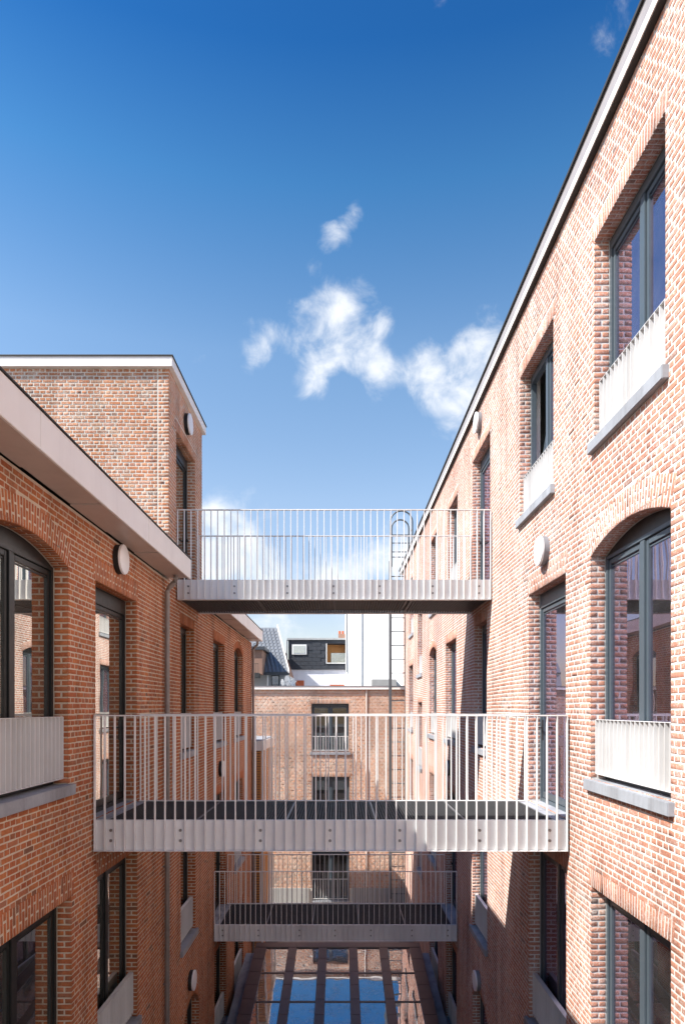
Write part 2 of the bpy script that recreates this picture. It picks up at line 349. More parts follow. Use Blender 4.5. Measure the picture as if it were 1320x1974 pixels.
class Bricks:
    H = .0605; LP = .2
    def __init__(s, joint=.015): s.rec = []; s.j = joint      # rec: p0 (corner), ea, eb (edge vectors), n (normal), single-able
    def add(s, p, ea, eb, n, ok=False): s.rec.append((p, ea, eb, n, ok))
    def wall(s, fr, s0, s1, z0, z1, ops, phase=0.):
        j = s.j; H = s.H; i0 = math.floor(z0 / H) ; i1 = math.ceil(z1 / H)
        for i in range(i0, i1):
            za, zb = max(z0, i * H + j / 2), min(z1, (i + 1) * H - j / 2)
            if zb - za < .02: continue
            zc = (i + .5) * H
            bl = sorted(b for b in (blocked(o, zc) for o in ops) if b)
            free = []; a = s0
            for b0, b1 in bl:
                if b0 > a: free.append((a, b0))
                a = max(a, b1)
            if a < s1: free.append((a, s1))
            head = i % 2; pitch = s.LP / 2 if head else s.LP
            off = phase + (.05 if head else (0 if (i // 2) % 2 else .1))
            for (a, b) in free:
                if b - a < .03: continue
                k0 = math.ceil((a + .035 - off) / pitch); cuts = [a]
                k = k0
                while k * pitch + off < b - .035:
                    cuts.append(k * pitch + off + random.uniform(-.007, .007)); k += 1
                cuts.append(b)
                for q in range(len(cuts) - 1):
                    c0 = cuts[q] + (j * .62 if q else 0); c1 = cuts[q + 1] - (j * .62 if q < len(cuts) - 2 else 0)
                    if c1 - c0 < .015: continue
                    w = .004 * math.sin(c0 * 1.9 + i * .13) + random.uniform(-.002, .002)
                    s.add(fr.P(c0, za + w), fr.a * (c1 - c0), Vector((0, 0, zb - za)), fr.n, 0 < q < len(cuts) - 2)
    def lintel(s, fr, o):
        j = .014; pt = .0545
        if not o['rise']:
            a, b = o['s0'] - .05, o['s1'] + .05; n = round((b - a) / pt); w = (b - a) / n; zl, lh = o['z1'], o['lh']
            for k in range(n):
                for (t0, t1) in s.split(k, lh):
                    lean = ((k + .5) / n - .5) * .05
                    p = fr.P(a + k * w + j / 2 + lean * t0 / lh, zl + t0 + (j / 2 if t0 else 0)); q = fr.a * (lean * (t1 - t0) / lh)
                    s.add(p, fr.a * (w - j), Vector((0, 0, t1 - t0 - j * .7)) + q, fr.n)
            for k in range(n):                                   # underside
                u0, u1 = a + k * w + j / 2, a + (k + 1) * w - j / 2
                if u0 < o['s0'] or u1 > o['s1']: continue
                for (d0, d1) in (((0, REV - .005),) if k % 2 else ((0, REV * .48), (REV * .54, REV - .005))):
                    s.add(fr.P(u0, zl, d0), fr.a * (u1 - u0), -fr.n * (d1 - d0), Vector((0, 0, -1)))
        else:
            r, cz, cs, th = o['r'], o['cz'], o['cs'], o['th']; arc = 2 * th * r; n = round(arc / (pt * .93)); dt = 2 * th / n
            for k in range(n):
                t = -th + (k + .5) * dt; er = fr.a * math.sin(t) + Vector((0, 0, math.cos(t))); et = fr.a * math.cos(t) - Vector((0, 0, math.sin(t)))
                c = fr.P(cs, cz); hw = (dt * r - j) / 2
                for (t0, t1) in s.split(k, o['lh']):
                    s.add(c + er * (r + t0 + (j / 2 if t0 else 0)) - et * hw, et * (2 * hw), er * (t1 - t0 - j * .7), fr.n)
                for (d0, d1) in (((0, REV - .005),) if k % 2 else ((0, REV * .48), (REV * .54, REV - .005))):
                    s.add(c + er * r - et * hw - fr.n * d0, et * (2 * hw), -fr.n * (d1 - d0), -er)
    @staticmethod
    def split(k, lh):
        if lh < .22: return ((0, lh),)
        return ((0, lh * .66), (lh * .68, lh)) if k % 2 else ((0, lh * .31), (lh * .33, lh))
    def jamb(s, fr, o, side='far'):
        """bricks on the face of the reveal that looks back along the wall"""
        j = s.j; H = s.H; u = o['s1'] if side == 'far' else o['s0']; nn = -fr.a if side == 'far' else fr.a
        for i in range(math.floor(o['z0'] / H), math.ceil(o['z1'] / H)):
            za, zb = max(o['z0'], i * H + j / 2), min(o['z1'], (i + 1) * H - j / 2)
            if zb - za < .015: continue
            for (d0, d1) in (((.0, REV - .004),) if i % 2 else ((.0, .072), (.088, REV - .004))):
                e = random.uniform(0, .006)
                s.add(fr.P(u, za, d0), -fr.n * (d1 - d0 - e), Vector((0, 0, zb - za)), nn)
    def finish(s, parent, mat, single=300, near=1e9):
        rec = s.rec; n = len(rec)
        p = np.array([r[0] for r in rec]); ea = np.array([r[1] for r in rec]); eb = np.array([r[2] for r in rec]); nn = np.array([r[3] for r in rec])
        ok = np.array([r[4] for r in rec])
        c = p + ea / 2 + eb / 2
        if single:
            def pr(q): return np.stack([656 + 1280 * q[:, 0] / q[:, 1], 1367 - 1280 * q[:, 2] / q[:, 1]], 1)
            q0, q1, q2 = pr(p), pr(p + ea), pr(p + eb)
            d1, d2 = q1 - q0, q2 - q0
            area = np.abs(d1[:, 0] * d2[:, 1] - d1[:, 1] * d2[:, 0]); q = pr(c)
            vis = ok & (p[:, 1] > 3) & (q[:, 0] > 0) & (q[:, 0] < 1320) & (q[:, 1] > 0) & (q[:, 1] < 1974)
            if hasattr(s, 'mask'): vis &= s.mask(q)
            idx = np.argsort(-np.where(vis, area, 0))[:single]
            vs = BV[mat]
            for k in idx:
                P0, A, B, Nn, _ = rec[k]
                la, lb = A.length, B.length; a = A / la; b = B / lb; dn = -Nn
                if a.cross(dn).dot(b) < 0: a = -a
                m = Matrix.Identity(4)
                for i, (ax, sc) in enumerate(((a, la), (dn, 1.), (b, lb))):
                    for rr in range(3): m[rr][i] = ax[rr] * sc
                cc = P0 + A / 2 + B / 2
                for rr in range(3): m[rr][3] = cc[rr]
                o = bpy.data.objects.new('brick', random.choice(vs)); C.objects.link(o)
                o.parent = parent; o.matrix_parent_inverse = wm(parent).inverted(); o.matrix_basis = m
            keep = np.ones(n, bool); keep[idx] = False
            p, ea, eb, nn = p[keep], ea[keep], eb[keep], nn[keep]; n = len(p)
        la = np.linalg.norm(ea, axis=1, keepdims=True); lb = np.linalg.norm(eb, axis=1, keepdims=True); a = ea / la; b = eb / lb
        V = np.zeros((n, 12, 3)); cor = ((0, 0), (1, 0), (1, 1), (0, 1))
        tilt = RNG.uniform(-.0016, .0016, (n, 1))
        for ring, (inset, dep, jit) in enumerate(((0, .012, .0), (.0005, .0016, .0026), (.0045, -.0006, .0026))):
            for k, (x, y) in enumerate(cor):
                sx = 1 if x == 0 else -1; sy = 1 if y == 0 else -1
                jj = RNG.uniform(-jit, jit, (n, 2)) if jit else np.zeros((n, 2))
                dd = dep + (tilt * (1 if x else -1) + RNG.uniform(-.001, .001, (n, 1)) if ring == 2 else 0)
                V[:, ring * 4 + k] = p + a * (x * la + sx * np.minimum(inset, la * .2) + jj[:, :1]) + b * (y * lb + sy * np.minimum(inset, lb * .2) + jj[:, 1:]) - nn * dd
        fq = []
        for r0 in (0, 4):
            for k in range(4): fq.append((r0 + k, r0 + (k + 1) % 4, r0 + 4 + (k + 1) % 4, r0 + 4 + k))
        fq.append((8, 9, 10, 11)); fq = np.array(fq)
        faces = (fq[None] + (np.arange(n) * 12)[:, None, None]).reshape(-1, 4)
        me = bpy.data.meshes.new('brickwork'); me.vertices.add(n * 12); me.vertices.foreach_set('co', V.ravel())
        nf = len(faces); me.loops.add(nf * 4); me.loops.foreach_set('vertex_index', faces.ravel().astype(np.int32))
        me.polygons.add(nf); me.polygons.foreach_set('loop_start', np.arange(0, nf * 4, 4, dtype=np.int32))
        me.update(calc_edges=True)
        at = me.attributes.new('rnd', 'FLOAT', 'FACE'); at.data.foreach_set('value', np.repeat(RNG.random(n), 9).astype(np.float32))
        me.materials.append(M[mat]); o = put('brickwork', me, parent); tag(o, kind='stuff'); return o

def unit_brick(mat):
    """a brick face of unit width and height with soft worn edges, about 5 mm proud"""
    me = bpy.data.meshes.new('brick'); rr = random.Random(random.random()); v = []; f = []
    per = [(-.5, -.5), (-.17, -.5), (.17, -.5), (.5, -.5), (.5, 0), (.5, .5), (.17, .5), (-.17, .5), (-.5, .5), (-.5, 0)]
    n = len(per)
    for sc_x, sc_z, d, j in ((1, 1, .012, 0), (1, 1, .0018, .012), (.965, .84, -.0008, .014)):
        for (x, z) in per: v.append((x * sc_x + rr.uniform(-j, j), d + rr.uniform(-.0006, .0006), z * sc_z + rr.uniform(-j, j) * 3))
    for r0 in (0, n):
        for k in range(n): f.append((r0 + k, r0 + (k + 1) % n, r0 + n + (k + 1) % n, r0 + n + k))
    f.append(tuple(range(2 * n, 3 * n)))
    me.from_pydata(v, [], f); me.materials.append(M[mat]); return me
BV = {k: [unit_brick(k) for _ in range(8)] for k in ('brick_r', 'brick_l', 'brick_t')}

def wall_mesh(fr, s0, s1, z0, z1, ops, name, mat, parent, thick=.30, dep=.0032):
    """the mortar bed of a brick wall with its openings and reveals cut out"""
    mb = MB()
    ss = sorted({s0, s1, *[o['s0'] for o in ops], *[o['s1'] for o in ops]}); zs = sorted({z0, z1, *[max(z0, o['z0']) for o in ops], *[o['z1'] + o['rise'] for o in ops]})
    for i in range(len(ss) - 1):
        for k in range(len(zs) - 1):
            cs, cz = (ss[i] + ss[i + 1]) / 2, (zs[k] + zs[k + 1]) / 2
            if any(o['s0'] < cs < o['s1'] and o['z0'] < cz < o['z1'] + o['rise'] for o in ops): continue
            mb.poly([fr.P(ss[i], zs[k], dep), fr.P(ss[i + 1], zs[k], dep), fr.P(ss[i + 1], zs[k + 1], dep), fr.P(ss[i], zs[k + 1], dep)])
            mb.poly([fr.P(ss[i], zs[k], thick), fr.P(ss[i + 1], zs[k], thick), fr.P(ss[i + 1], zs[k + 1], thick), fr.P(ss[i], zs[k + 1], thick)])
    e = .004
    for o in ops:
        a, b, c, d = o['s0'] - e, o['s1'] + e, o['z0'] - e, o['z1'] + e
        for u in (a, b): mb.poly([fr.P(u, c, dep), fr.P(u, c, thick), fr.P(u, d, thick), fr.P(u, d, dep)])
        mb.poly([fr.P(a, c, dep), fr.P(b, c, dep), fr.P(b, c, thick), fr.P(a, c, thick)])
        if not o['rise']: mb.poly([fr.P(a, d, dep), fr.P(b, d, dep), fr.P(b, d, thick), fr.P(a, d, thick)])
        else:
            n = 16; top = o['z1'] + o['rise']; pts = []
            for k in range(n + 1):
                t = -o['th'] + 2 * o['th'] * k / n; pts.append((o['cs'] + (o['r'] + e) * math.sin(t), o['cz'] + (o['r'] + e) * math.cos(t)))
            for k in range(n):
                (u0, w0), (u1, w1) = pts[k], pts[k + 1]
                mb.poly([fr.P(u0, w0, dep), fr.P(u1, w1, dep), fr.P(u1, top + .01, dep), fr.P(u0, top + .01, dep)])
                mb.poly([fr.P(u0, w0, dep), fr.P(u1, w1, dep), fr.P(u1, w1, thick), fr.P(u0, w0, thick)])
    return mb.build(name, mat, parent)

def window(fr, o, bld, fm, gm):
    s0, s1, z0, z1 = o['s0'], o['s1'], o['z0'], o['z1']; d0, d1 = REV, REV + .07; near = s0 < 10
    door = o['kind'] == 'd'; fw = .055
    zt = z1 if not o['rise'] else z1 + .0
    mb = MB(); blind = (.2 if door else .11) if not o['rise'] else .04
    fr.box(mb, s0, s0 + fw, z0, zt, d0, d1); fr.box(mb, s1 - fw, s1, z0, zt, d0, d1)
    fr.box(mb, s0 + fw, s1 - fw, z0, z0 + fw, d0, d1); fr.box(mb, s0 + fw, s1 - fw, zt - blind, zt, d0 - .004, d1)
    mid = (s0 + s1) / 2; dbl = (s1 - s0) > 1.3 and not (door and fr is not FE)
    cells = [(s0 + fw, mid - .045), (mid + .045, s1 - fw)] if dbl else [(s0 + fw, s1 - fw)]
    if dbl: fr.box(mb, mid - .045, mid + .045, z0 + fw, zt - blind, d0 - .002, d1)
    w = mb.build('door' if door else 'window', fm, bld, bevel=.004 if near else 0)
    for ci, (a, b) in enumerate(cells):
        e, sw = .006, .052; za, zb = z0 + fw + e, zt - blind - e
        tilt = o.get('tilt') and ci == len(cells) - 1
        m2 = MB(); q = d0 + .015
        fr.box(m2, a + e, a + sw, za, zb, q, d1 + .01); fr.box(m2, b - sw, b - e, za, zb, q, d1 + .01)
        fr.box(m2, a + sw, b - sw, za, za + sw * (1.6 if door else 1), q, d1 + .01); fr.box(m2, a + sw, b - sw, zb - sw, zb, q, d1 + .01)
        if near and not tilt: fr.box(m2, a + sw, b - sw, zb - sw - .03, zb - sw - .012, q + .012, d1)     # vent strip under the head
        sa = m2.build('sash', fm, w, bevel=.003 if near else 0)
        pm = MB(); fr.box(pm, a + sw - .005, b - sw + .005, za + sw - .005, zb - sw + .005, q + .020, q + .026)
        pn = pm.build('pane', gm, w)
        if door and ci == len(cells) - 1:
            hm = MB(); hz = z0 + 1.0; fr.box(hm, b - sw + .004, b - .014, hz - .14, hz + .14, q - .010, q - .0005); fr.box(hm, b - sw - .10, b - .02, hz + .02, hz + .042, q - .06, q - .042); fr.box(hm, b - .036, b - .016, hz + .02, hz + .042, q - .042, q - .0105)
            hm.build('handle', 'lampblack', w)
        if tilt:
            piv = fr.P(0, za, q); ax = fr.a; rot = Matrix.Translation(piv) @ Matrix.Rotation(R(9), 4, ax if fr.n.x < 0 else -ax) @ Matrix.Translation(-piv)
            for ob in (sa, pn): ob.data.transform(rot)
    if o['rise']:
        n = 14; pts = [fr.P(s0, zt, d0 + .01)]
        for k in range(n + 1):
            t = -o['th'] + 2 * o['th'] * k / n; pts.append(fr.P(o['cs'] + o['r'] * math.sin(t), o['cz'] + o['r'] * math.cos(t), d0 + .01))
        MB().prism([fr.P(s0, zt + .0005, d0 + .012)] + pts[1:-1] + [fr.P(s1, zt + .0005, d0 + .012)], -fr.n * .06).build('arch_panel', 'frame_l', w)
    if not door:
        m3 = MB(); fr.box(m3, s0 - .06, s1 + .06, z0 - .115, z0 + .0, -.055, d0 + .03)
        m3.build('sill', 'stone', w, bevel=.006)
    else:
        m3 = MB(); fr.box(m3, s0 + .001, s1 - .001, z0 - .06, z0 + .004, -.012, d0 + .08); m3.build('threshold', 'stone', w, bevel=.004)
    if o['guard']:
        gz0 = z0 + .055; gz1 = o.get('gtop', z0 + .63); a, b = s0 + .012, s1 - .012
        g = MB(); fr.box(g, a, b, gz0, gz1, .108, .112)
        fr.box(g, a, b, gz1 - .005, gz1, .05, .108); fr.box(g, a, b, gz0, gz0 + .005, .05, .108)
        ns = round((b - a) / .094); stp = (b - a - .008) / ns
        if near:
            gd = g.build('window_guard', 'guard', bld)
            sm = MB(); fr.box(sm, a, a + .008, gz0 + .0055, gz1 - .0055, .048, .1075); sme = sm.mesh('slat', 'guard')
            for k in range(ns + 1):
                so = put('slat', sme, gd); so.location = fr.a * (k * stp)
        else:
            for k in range(ns + 1): fr.box(g, a + k * stp, a + k * stp + .008, gz0 + .0055, gz1 - .0055, .048, .1075)
            g.build('window_guard', 'guard', bld)
    return w

# ================================================================== setting
g = MB().poly([(-900, -300, GZ), (900, -300, GZ), (900, 1500, GZ), (-900, 1500, GZ)]).build('ground', 'ground'); tag(g, kind='structure')

# ------------------------------------------------------------------ right building
RB = thing('brick_building', 'tall sunlit pale brick building with three storeys of windows on the right', 'building', (XR, 15, GZ))
def rop():
    top = 2.78; mid = -.74; low = -4.33; L = []
    L += [op('w', 5.40, 6.91, top, 4.87, .2), op('w', 8.24, 9.77, top, 4.87, .2, tilt=True), op('d', 11.72, 13.28, 2.26, 4.93, .2),
          op('w', 14.98, 16.30, top, 4.87, .2), op('w', 18.0, 19.5, top, 4.87, .2), op('w', 24.1, 25.3, top, 4.87, .2)]
    L += [op('a', 5.31, 7.02, mid, 1.607, .27, .16), op('d', 7.79, 9.32, -1.29, 1.60), op('w', 12.0, 13.1, mid, 1.63, .2),
          op('w', 15.15, 16.70, mid, 1.63, .2), op('a', 18.3, 19.76, mid, 1.60, .2, .17), op('w', 24.2, 25.6, mid, 1.63, .2)]
    L += [op('w', 5.31, 7.0, low, -1.87, .2), op('w', 7.77, 9.31, low, -1.87, .2), op('w', 11.95, 13.3, low, -1.87, .2),
          op('d', 15.1, 16.65, -4.88, -1.95, .2), op('w', 18.3, 19.76, low, -1.87, .2), op('w', 24.2, 25.6, low, -1.87, .2)]
    L += [op('w', 21.5, 22.7, 1.16, 3.30, .2), op('w', 21.5, 22.7, -1.94, .22, .2), op('w', 21.5, 22.7, -5.4, -3.3, .2)]
    L += [op('a', 11.9, 13.3, GZ + .1, -5.74, .2, .34, guard=False), op('w', 15.1, 16.6, -7.7, -5.6, .2), op('w', 18.0, 19.7, -7.7, -5.6, .2)]
    return L
RO = rop(); ZTR = 5.74; RY0, RY1 = -.6, 28.0
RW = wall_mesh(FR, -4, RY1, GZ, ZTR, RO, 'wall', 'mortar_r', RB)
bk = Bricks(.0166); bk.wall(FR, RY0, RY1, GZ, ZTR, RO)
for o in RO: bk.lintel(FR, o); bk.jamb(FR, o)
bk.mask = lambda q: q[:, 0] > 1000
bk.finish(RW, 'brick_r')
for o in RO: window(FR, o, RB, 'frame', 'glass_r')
y = -4.
while y < RY1:
    e = min(y + 2.96, RY1 + .08)
    m = MB(); FR.box(m, y, e - .004, 5.752, 5.835, -.070 + random.uniform(-.002, .002), .4); m.build('roof_fascia', 'zincwhite', RB)
    m = MB(); FR.box(m, y + .9, e + .896, 5.839, 6.00, -.066 + random.uniform(-.002, .002), .4); m.build('roof_upstand', 'upstand', RB); y = e
m = MB(); FR.box(m, -4, RY1 + 1.0, 6.003, 6.035, -.092, .45); m.build('roof_edge_strip', 'dark', RB)
m = MB(); FR.box(m, -4, RY1 + .07, 5.7405, 5.7505, -.060, .28); m.build('painted_shadow_strip', 'dark', RB)  # solid dark strip that paints in the shade under the fascia
m = MB(); m.box(XR + .31, 12, -4, RY1 - .31, 5.55, 5.80); m.build('roof', 'dark', RB)
m = MB(); m.box(XR + .02, 12, RY1 - .30, RY1, GZ, 5.72); m.build('end_wall', 'mortar_r', RB)
for zz in (2.02, -1.55, -5.13):
    m = MB(); m.box(XR + .31, 9, -4, RY1 - .31, zz, zz + .22); m.build('floor_slab', 'roomfloor', RB)
m = MB(); m.box(XR + 3.4, XR + 3.5, -4, RY1 - .31, GZ, 5.5); m.build('room_wall', 'room', RB)
for yy in (4.3, 7.35, 10.8, 14.0, 17.4, 20.8):
    m = MB(); m.box(XR + .31, XR + 3.39, yy, yy + .1, GZ, 5.5); m.build('partition', 'room', RB)
def curtain(fr, s0, s1, z0, z1, d, mat, parent):
    n = max(4, round((s1 - s0) / .025)); mb = MB()
    for k in range(n):
        u0, u1 = s0 + (s1 - s0) * k / n, s0 + (s1 - s0) * (k + 1) / n; e0, e1 = .03 * math.sin(k * 1.1), .03 * math.sin((k + 1) * 1.1)
        mb.poly([fr.P(u0, z0, d + e0), fr.P(u1, z0, d + e1), fr.P(u1, z1, d + e1), fr.P(u0, z1, d + e0)])
    return mb.build('curtain', mat, parent, True)
LB = thing('brick_building', 'shaded red brick wing with wide pale eaves along the left side', 'building', (XL, 12, GZ))
curtain(FR, 5.50, 5.78, 2.8, 4.8, .30, 'curtain', RB); curtain(FR, 6.15, 6.62, 2.8, 4.8, .30, 'curtain', RB)
curtain(FR, 5.9, 6.95, -4.3, -1.9, .34, 'olive', RB); curtain(FR, 9.35, 9.72, 2.8, 4.8, .42, 'curtain', RB)
curtain(FR, 6.25, 6.7, -.7, 1.5, .30, 'green', RB); curtain(FR, 8.3, 8.5, -1.2, 1.45, .34, 'curtain', RB); curtain(FL, 5.25, 5.6, -.7, 1.4, .34, 'curtain', LB); curtain(FL, 5.9, 6.5, -4.3, -2.1, .34, 'curtain', LB); curtain(FL, 8.9, 9.3, -4.3, -2.1, .34, 'curtain', LB); curtain(FR, 7.9, 8.1, -4.3, -1.9, .4, 'curtain', RB)

# ------------------------------------------------------------------ left building (low wings along the court)

def lop():
    mid = -.79; low = -4.33; L = []
    L += [op('a', 5.2, 6.99, mid, 1.486, .27, .16, gtop=-.08), op('d', 7.76, 9.33, -1.29, 1.51), op('w', 11.89, 12.98, mid, 1.55, .2, gtop=-.08),
          op('w', 14.94, 16.4, mid, 1.58, .2, gtop=-.08), op('a', 17.9, 19.5, mid, 1.52, .2, .2, gtop=-.08)]
    L += [op('w', 5.2, 7.07, low, -2.0, .27), op('w', 7.82, 9.34, low, -1.98, .27), op('w', 11.9, 13.1, low, -1.95, .2),
          op('d', 15.1, 16.6, -4.88, -2.0, .2), op('w', 17.9, 19.5, low, -2.0, .2)]
    L += [op('a', 12.07, 13.45, GZ + .1, -5.88, .2, .34, guard=False), op('w', 15.1, 16.6, -7.7, -5.6, .2), op('w', 17.9, 19.6, -7.7, -5.6, .2)]
    return L
LO = lop(); ZTL = 2.14; LY0, LY1 = -.6, 21.4
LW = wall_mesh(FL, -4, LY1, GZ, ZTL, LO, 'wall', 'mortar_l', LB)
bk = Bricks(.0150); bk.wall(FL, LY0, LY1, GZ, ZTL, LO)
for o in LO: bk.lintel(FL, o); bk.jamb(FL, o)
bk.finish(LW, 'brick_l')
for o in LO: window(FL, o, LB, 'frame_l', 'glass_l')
m = MB(); m.box(-9, XL - .02, LY1 - .3, LY1, GZ, ZTL); m.build('end_wall', 'mortar_l', LB)
def eave(y0, y1):
    XF = -2.48
    e = None; y = y0
    while y < y1 - .1:
        q = min(y + 3.1, y1); e = MB().box(XF - .03, XF + random.uniform(-.0015, .0015), y, q - .003, 2.15, 2.475).build('eave_fascia', 'zincwhite', LB, bevel=.004); y = q
    MB().box(XF - .05, XF + .012, y0, y1 + .015, 2.479, 2.493).build('roof_edge_strip', 'dark', e)
    MB().box(XL - .3, XF - .032, y1 - .03, y1, 2.175, 2.475).build('eave_end', 'zincwhite', e)
    MB().box(-9, XF - .05, y0, y1 - .04, 2.30, 2.47).build('roof', 'dark', LB)
    k = 0; y = y0
    while y < y1 - .05:
        b = min(y + 1.08, y1 - .032); z = 2.152 + (.012 if k % 2 else 0)
        MB().box(XL + .012, XF - .031, y, b - .016, z, z + .02).build('soffit_panel', 'soffit', LB); y = y + 1.08; k += 1
eave(-3.8, 11.0); eave(13.82, 21.2)
for zz in (-1.55, -5.13):
    m = MB(); m.box(-9, XL - .31, -4, LY1 - .31, zz, zz + .22); m.build('floor_slab', 'roomfloor', LB)
m = MB(); m.box(XL - 3.5, XL - 3.4, -4, LY1 - .31, GZ, 2.1); m.build('room_wall', 'room', LB)
for yy in (4.3, 7.35, 10.8, 14.0, 17.2):
    m = MB(); m.box(XL - 3.39, XL - .31, yy, yy + .1, GZ, 2.1); m.build('partition', 'room', LB)
def downpipe(y, ztop, bld, r=.042):
    x = XL + .065
    pts = [(x + .14, y, ztop), (x + .14, y, ztop - .05), (x + .11, y, ztop - .12), (x + .03, y, ztop - .20), (x, y, ztop - .27), (x, y, ztop - .4), (x, y, GZ)]
    p = MB().tube(pts, r, 14).build('downpipe', 'pipe', bld, True)
    z = ztop - .42; k = 0
    while z > GZ:
        MB().tube([(x, y, z), (x, y, z - .06)], r + .005, 14).build('pipe_socket', 'pipe', p, True)
        MB().box(XL - .005, x, y - .012, y + .012, z - .5, z - .475).tube([(x, y, z - .5), (x, y, z - .475)], r + .006, 14).build('bracket', 'pipe', p)
        z -= 1.9
downpipe(10.72, 2.16, LB); downpipe(21.28, 2.16, LB)

# ------------------------------------------------------------------ stair tower on the left
TB = thing('brick_tower', 'square brick tower rising above the left eaves, white capped roof edge', 'tower', (-6, YT, ZTL))
TO = [op('d', 11.58, 13.08, 2.26, 4.87, .2)]
TY1 = 13.72; ZT0, ZT1 = 1.9, 5.69
FS = Frame((XL + .0, 0, 0), (0, 1, 0), (1, 0, 0))
TW = wall_mesh(FS, YT + .005, TY1, ZTL + .002, ZT1, TO, 'wall', 'mortar_t', TB)
TWF = wall_mesh(FT, -9, XL - .005, 2.0, ZT1, [], 'front_wall', 'mortar_t', TB)
bk = Bricks(.0165); bk.wall(FT, -8.5, XL - .20, 2.02, ZT1, [], .03); bk.wall(FT, XL - .175, XL, 2.02, ZT1, [], .07)
bk.mask = lambda q: (q[:, 1] < 711 + q[:, 0])
bk.finish(TWF, 'brick_t')
bk = Bricks(.0155); bk.wall(FS, YT, TY1, ZTL + .003, ZT1, TO, .04)
for o in TO: bk.lintel(FS, o); bk.jamb(FS, o)
bk.finish(TW, 'brick_t', 0)
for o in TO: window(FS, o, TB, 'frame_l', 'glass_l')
MB().box(-9, XL + .07, YT - .07, TY1 + .07, 5.692, 5.855).build('roof_coping', 'zincwhite', TB, bevel=.004)
MB().box(-9.02, XL + .085, YT - .085, TY1 + .085, 5.858, 5.878).build('roof_edge_strip', 'dark', TB)
MB().box(-9, XL - .31, TY1 - .3, TY1 - .002, 2.2, ZT1).build('rear_wall', 'mortar_t', TB)
MB().box(-9, XL - .31, YT + .31, TY1 - .31, 2.0, 2.22).build('floor_slab', 'roomfloor', TB)
MB().box(-6.2, -6.1, YT + .31, TY1 - .31, 2.23, ZT1).build('room_wall', 'room', TB)

# ------------------------------------------------------------------ end building closing the court
EB = thing('brick_building', 'low sunlit brick building closing the far end of the court', 'building', (0, YE, GZ))
EO = [op('w', -1.19, .35, -1.77, .22, .19, guard=False), op('w', -1.17, .37, -4.75, -2.79, .19, guard=False), op('d', -1.17, .37, -7.9, -5.75, .19)]
EW = wall_mesh(FE, -9, XR + .5, GZ, .80, EO, 'wall', 'mortar_t', EB)
bk = Bricks(.0165); bk.wall(FE, -7.5, 1.06, -7.36, .80, EO); bk.wall(FE, 1.085, XR + .3, -7.36, .80, [])
for o in EO: bk.lintel(FE, o); bk.jamb(FE, o)
bk.finish(EW, 'brick_t', 0)
for o in EO: window(FE, o, EB, 'frame', 'glass_e')
for (za, zb) in ((-1.74, -1.12), (-7.86, -7.0)):
    g = MB(); 
    FE.box(g, -1.17, .33, zb - .02, zb, .02, .05); FE.box(g, -1.17, .33, za + .03, za + .05, .02, .05)
    gd = g.build('window_guard', 'steel', EB)
    bm_ = MB(); FE.box(bm_, -1.17, -1.155, za + .052, zb - .022, .025, .045); me = bm_.mesh('bar', 'steel')
    for k in range(14):
        b = put('bar', me, gd); b.location = (k * 1.485 / 13, 0, 0)
MB().box(-9, XR + .45, YE - .10, YE + .35, .803, .93).build('roof_coping', 'zincwhite', EB)
MB().box(-9, XR + .45, YE - .12, YE + .37, .933, .95).build('roof_edge_strip', 'lampgrey', EB)
MB().box(-9, -1.3, YE - .06, YE + .004, GZ, -7.36).build('plinth', 'conc', EB)
MB().box(.5, XR - .02, YE - .06, YE + .004, GZ, -7.36).build('plinth', 'conc', EB)
MB().box(-9, XR + .5, YE + .31, YE + 8, .55, .78).build('roof', 'conc', EB)
MB().box(-9, XR + .5, YE + 4, YE + 4.1, GZ, .5).build('room_wall', 'room', EB)
for zz in (-1.55, -5.13): MB().box(-9, XR + .4, YE + .31, YE + 4, zz - .6, zz - .4).build('floor_slab', 'roomfloor', EB)
for xx in (-9.1, XR + .52): MB().box(xx, xx + .08, YE + .31, YE + 8, GZ, .54).build('side_wall', 'mortar_t', EB)
MB().tube([(1.07, YE - .03, .8), (1.07, YE - .03, -7.3)], .018, 8).build('cable_conduit', 'zincwhite', EB)

# ------------------------------------------------------------------ timber-slatted bay beside the end building
BB = thing('slatted_bay', 'orange timber slatted bay with flat white roof behind the left wing', 'bay', (-2.9, 22, GZ))
MB().box(-6, -2.54, 21.9, 25.3, -1.38, -1.06).build('roof', 'zincwhite', BB, bevel=.01)
MB().box(-5.9, -2.60, 21.96, 25.24, -1.055, -1.03).build('roof_membrane', 'stone', BB)
MB().box(-6, -2.68, 22.05, 24.1, GZ, -1.385).build('core', 'dark', BB)
sm1 = MB().box(-6, -2.62, 22.0, 22.045, 0, .055).mesh('slat', 'wood'); sm2 = MB().box(-2.675, -2.635, 22.05, 24.15, 0, .055).mesh('slat', 'wood')
z = -1.47
while z > -8.2:
    for q in (sm1, sm2): put('slat', q, BB, keep=True).location = (0, 0, z)
    z -= .085
for y in (22.02, 24.16, 25.1): MB().box(-2.63, -2.56, y, y + .07, GZ, -1.385).build('post', 'zincwhite', BB)

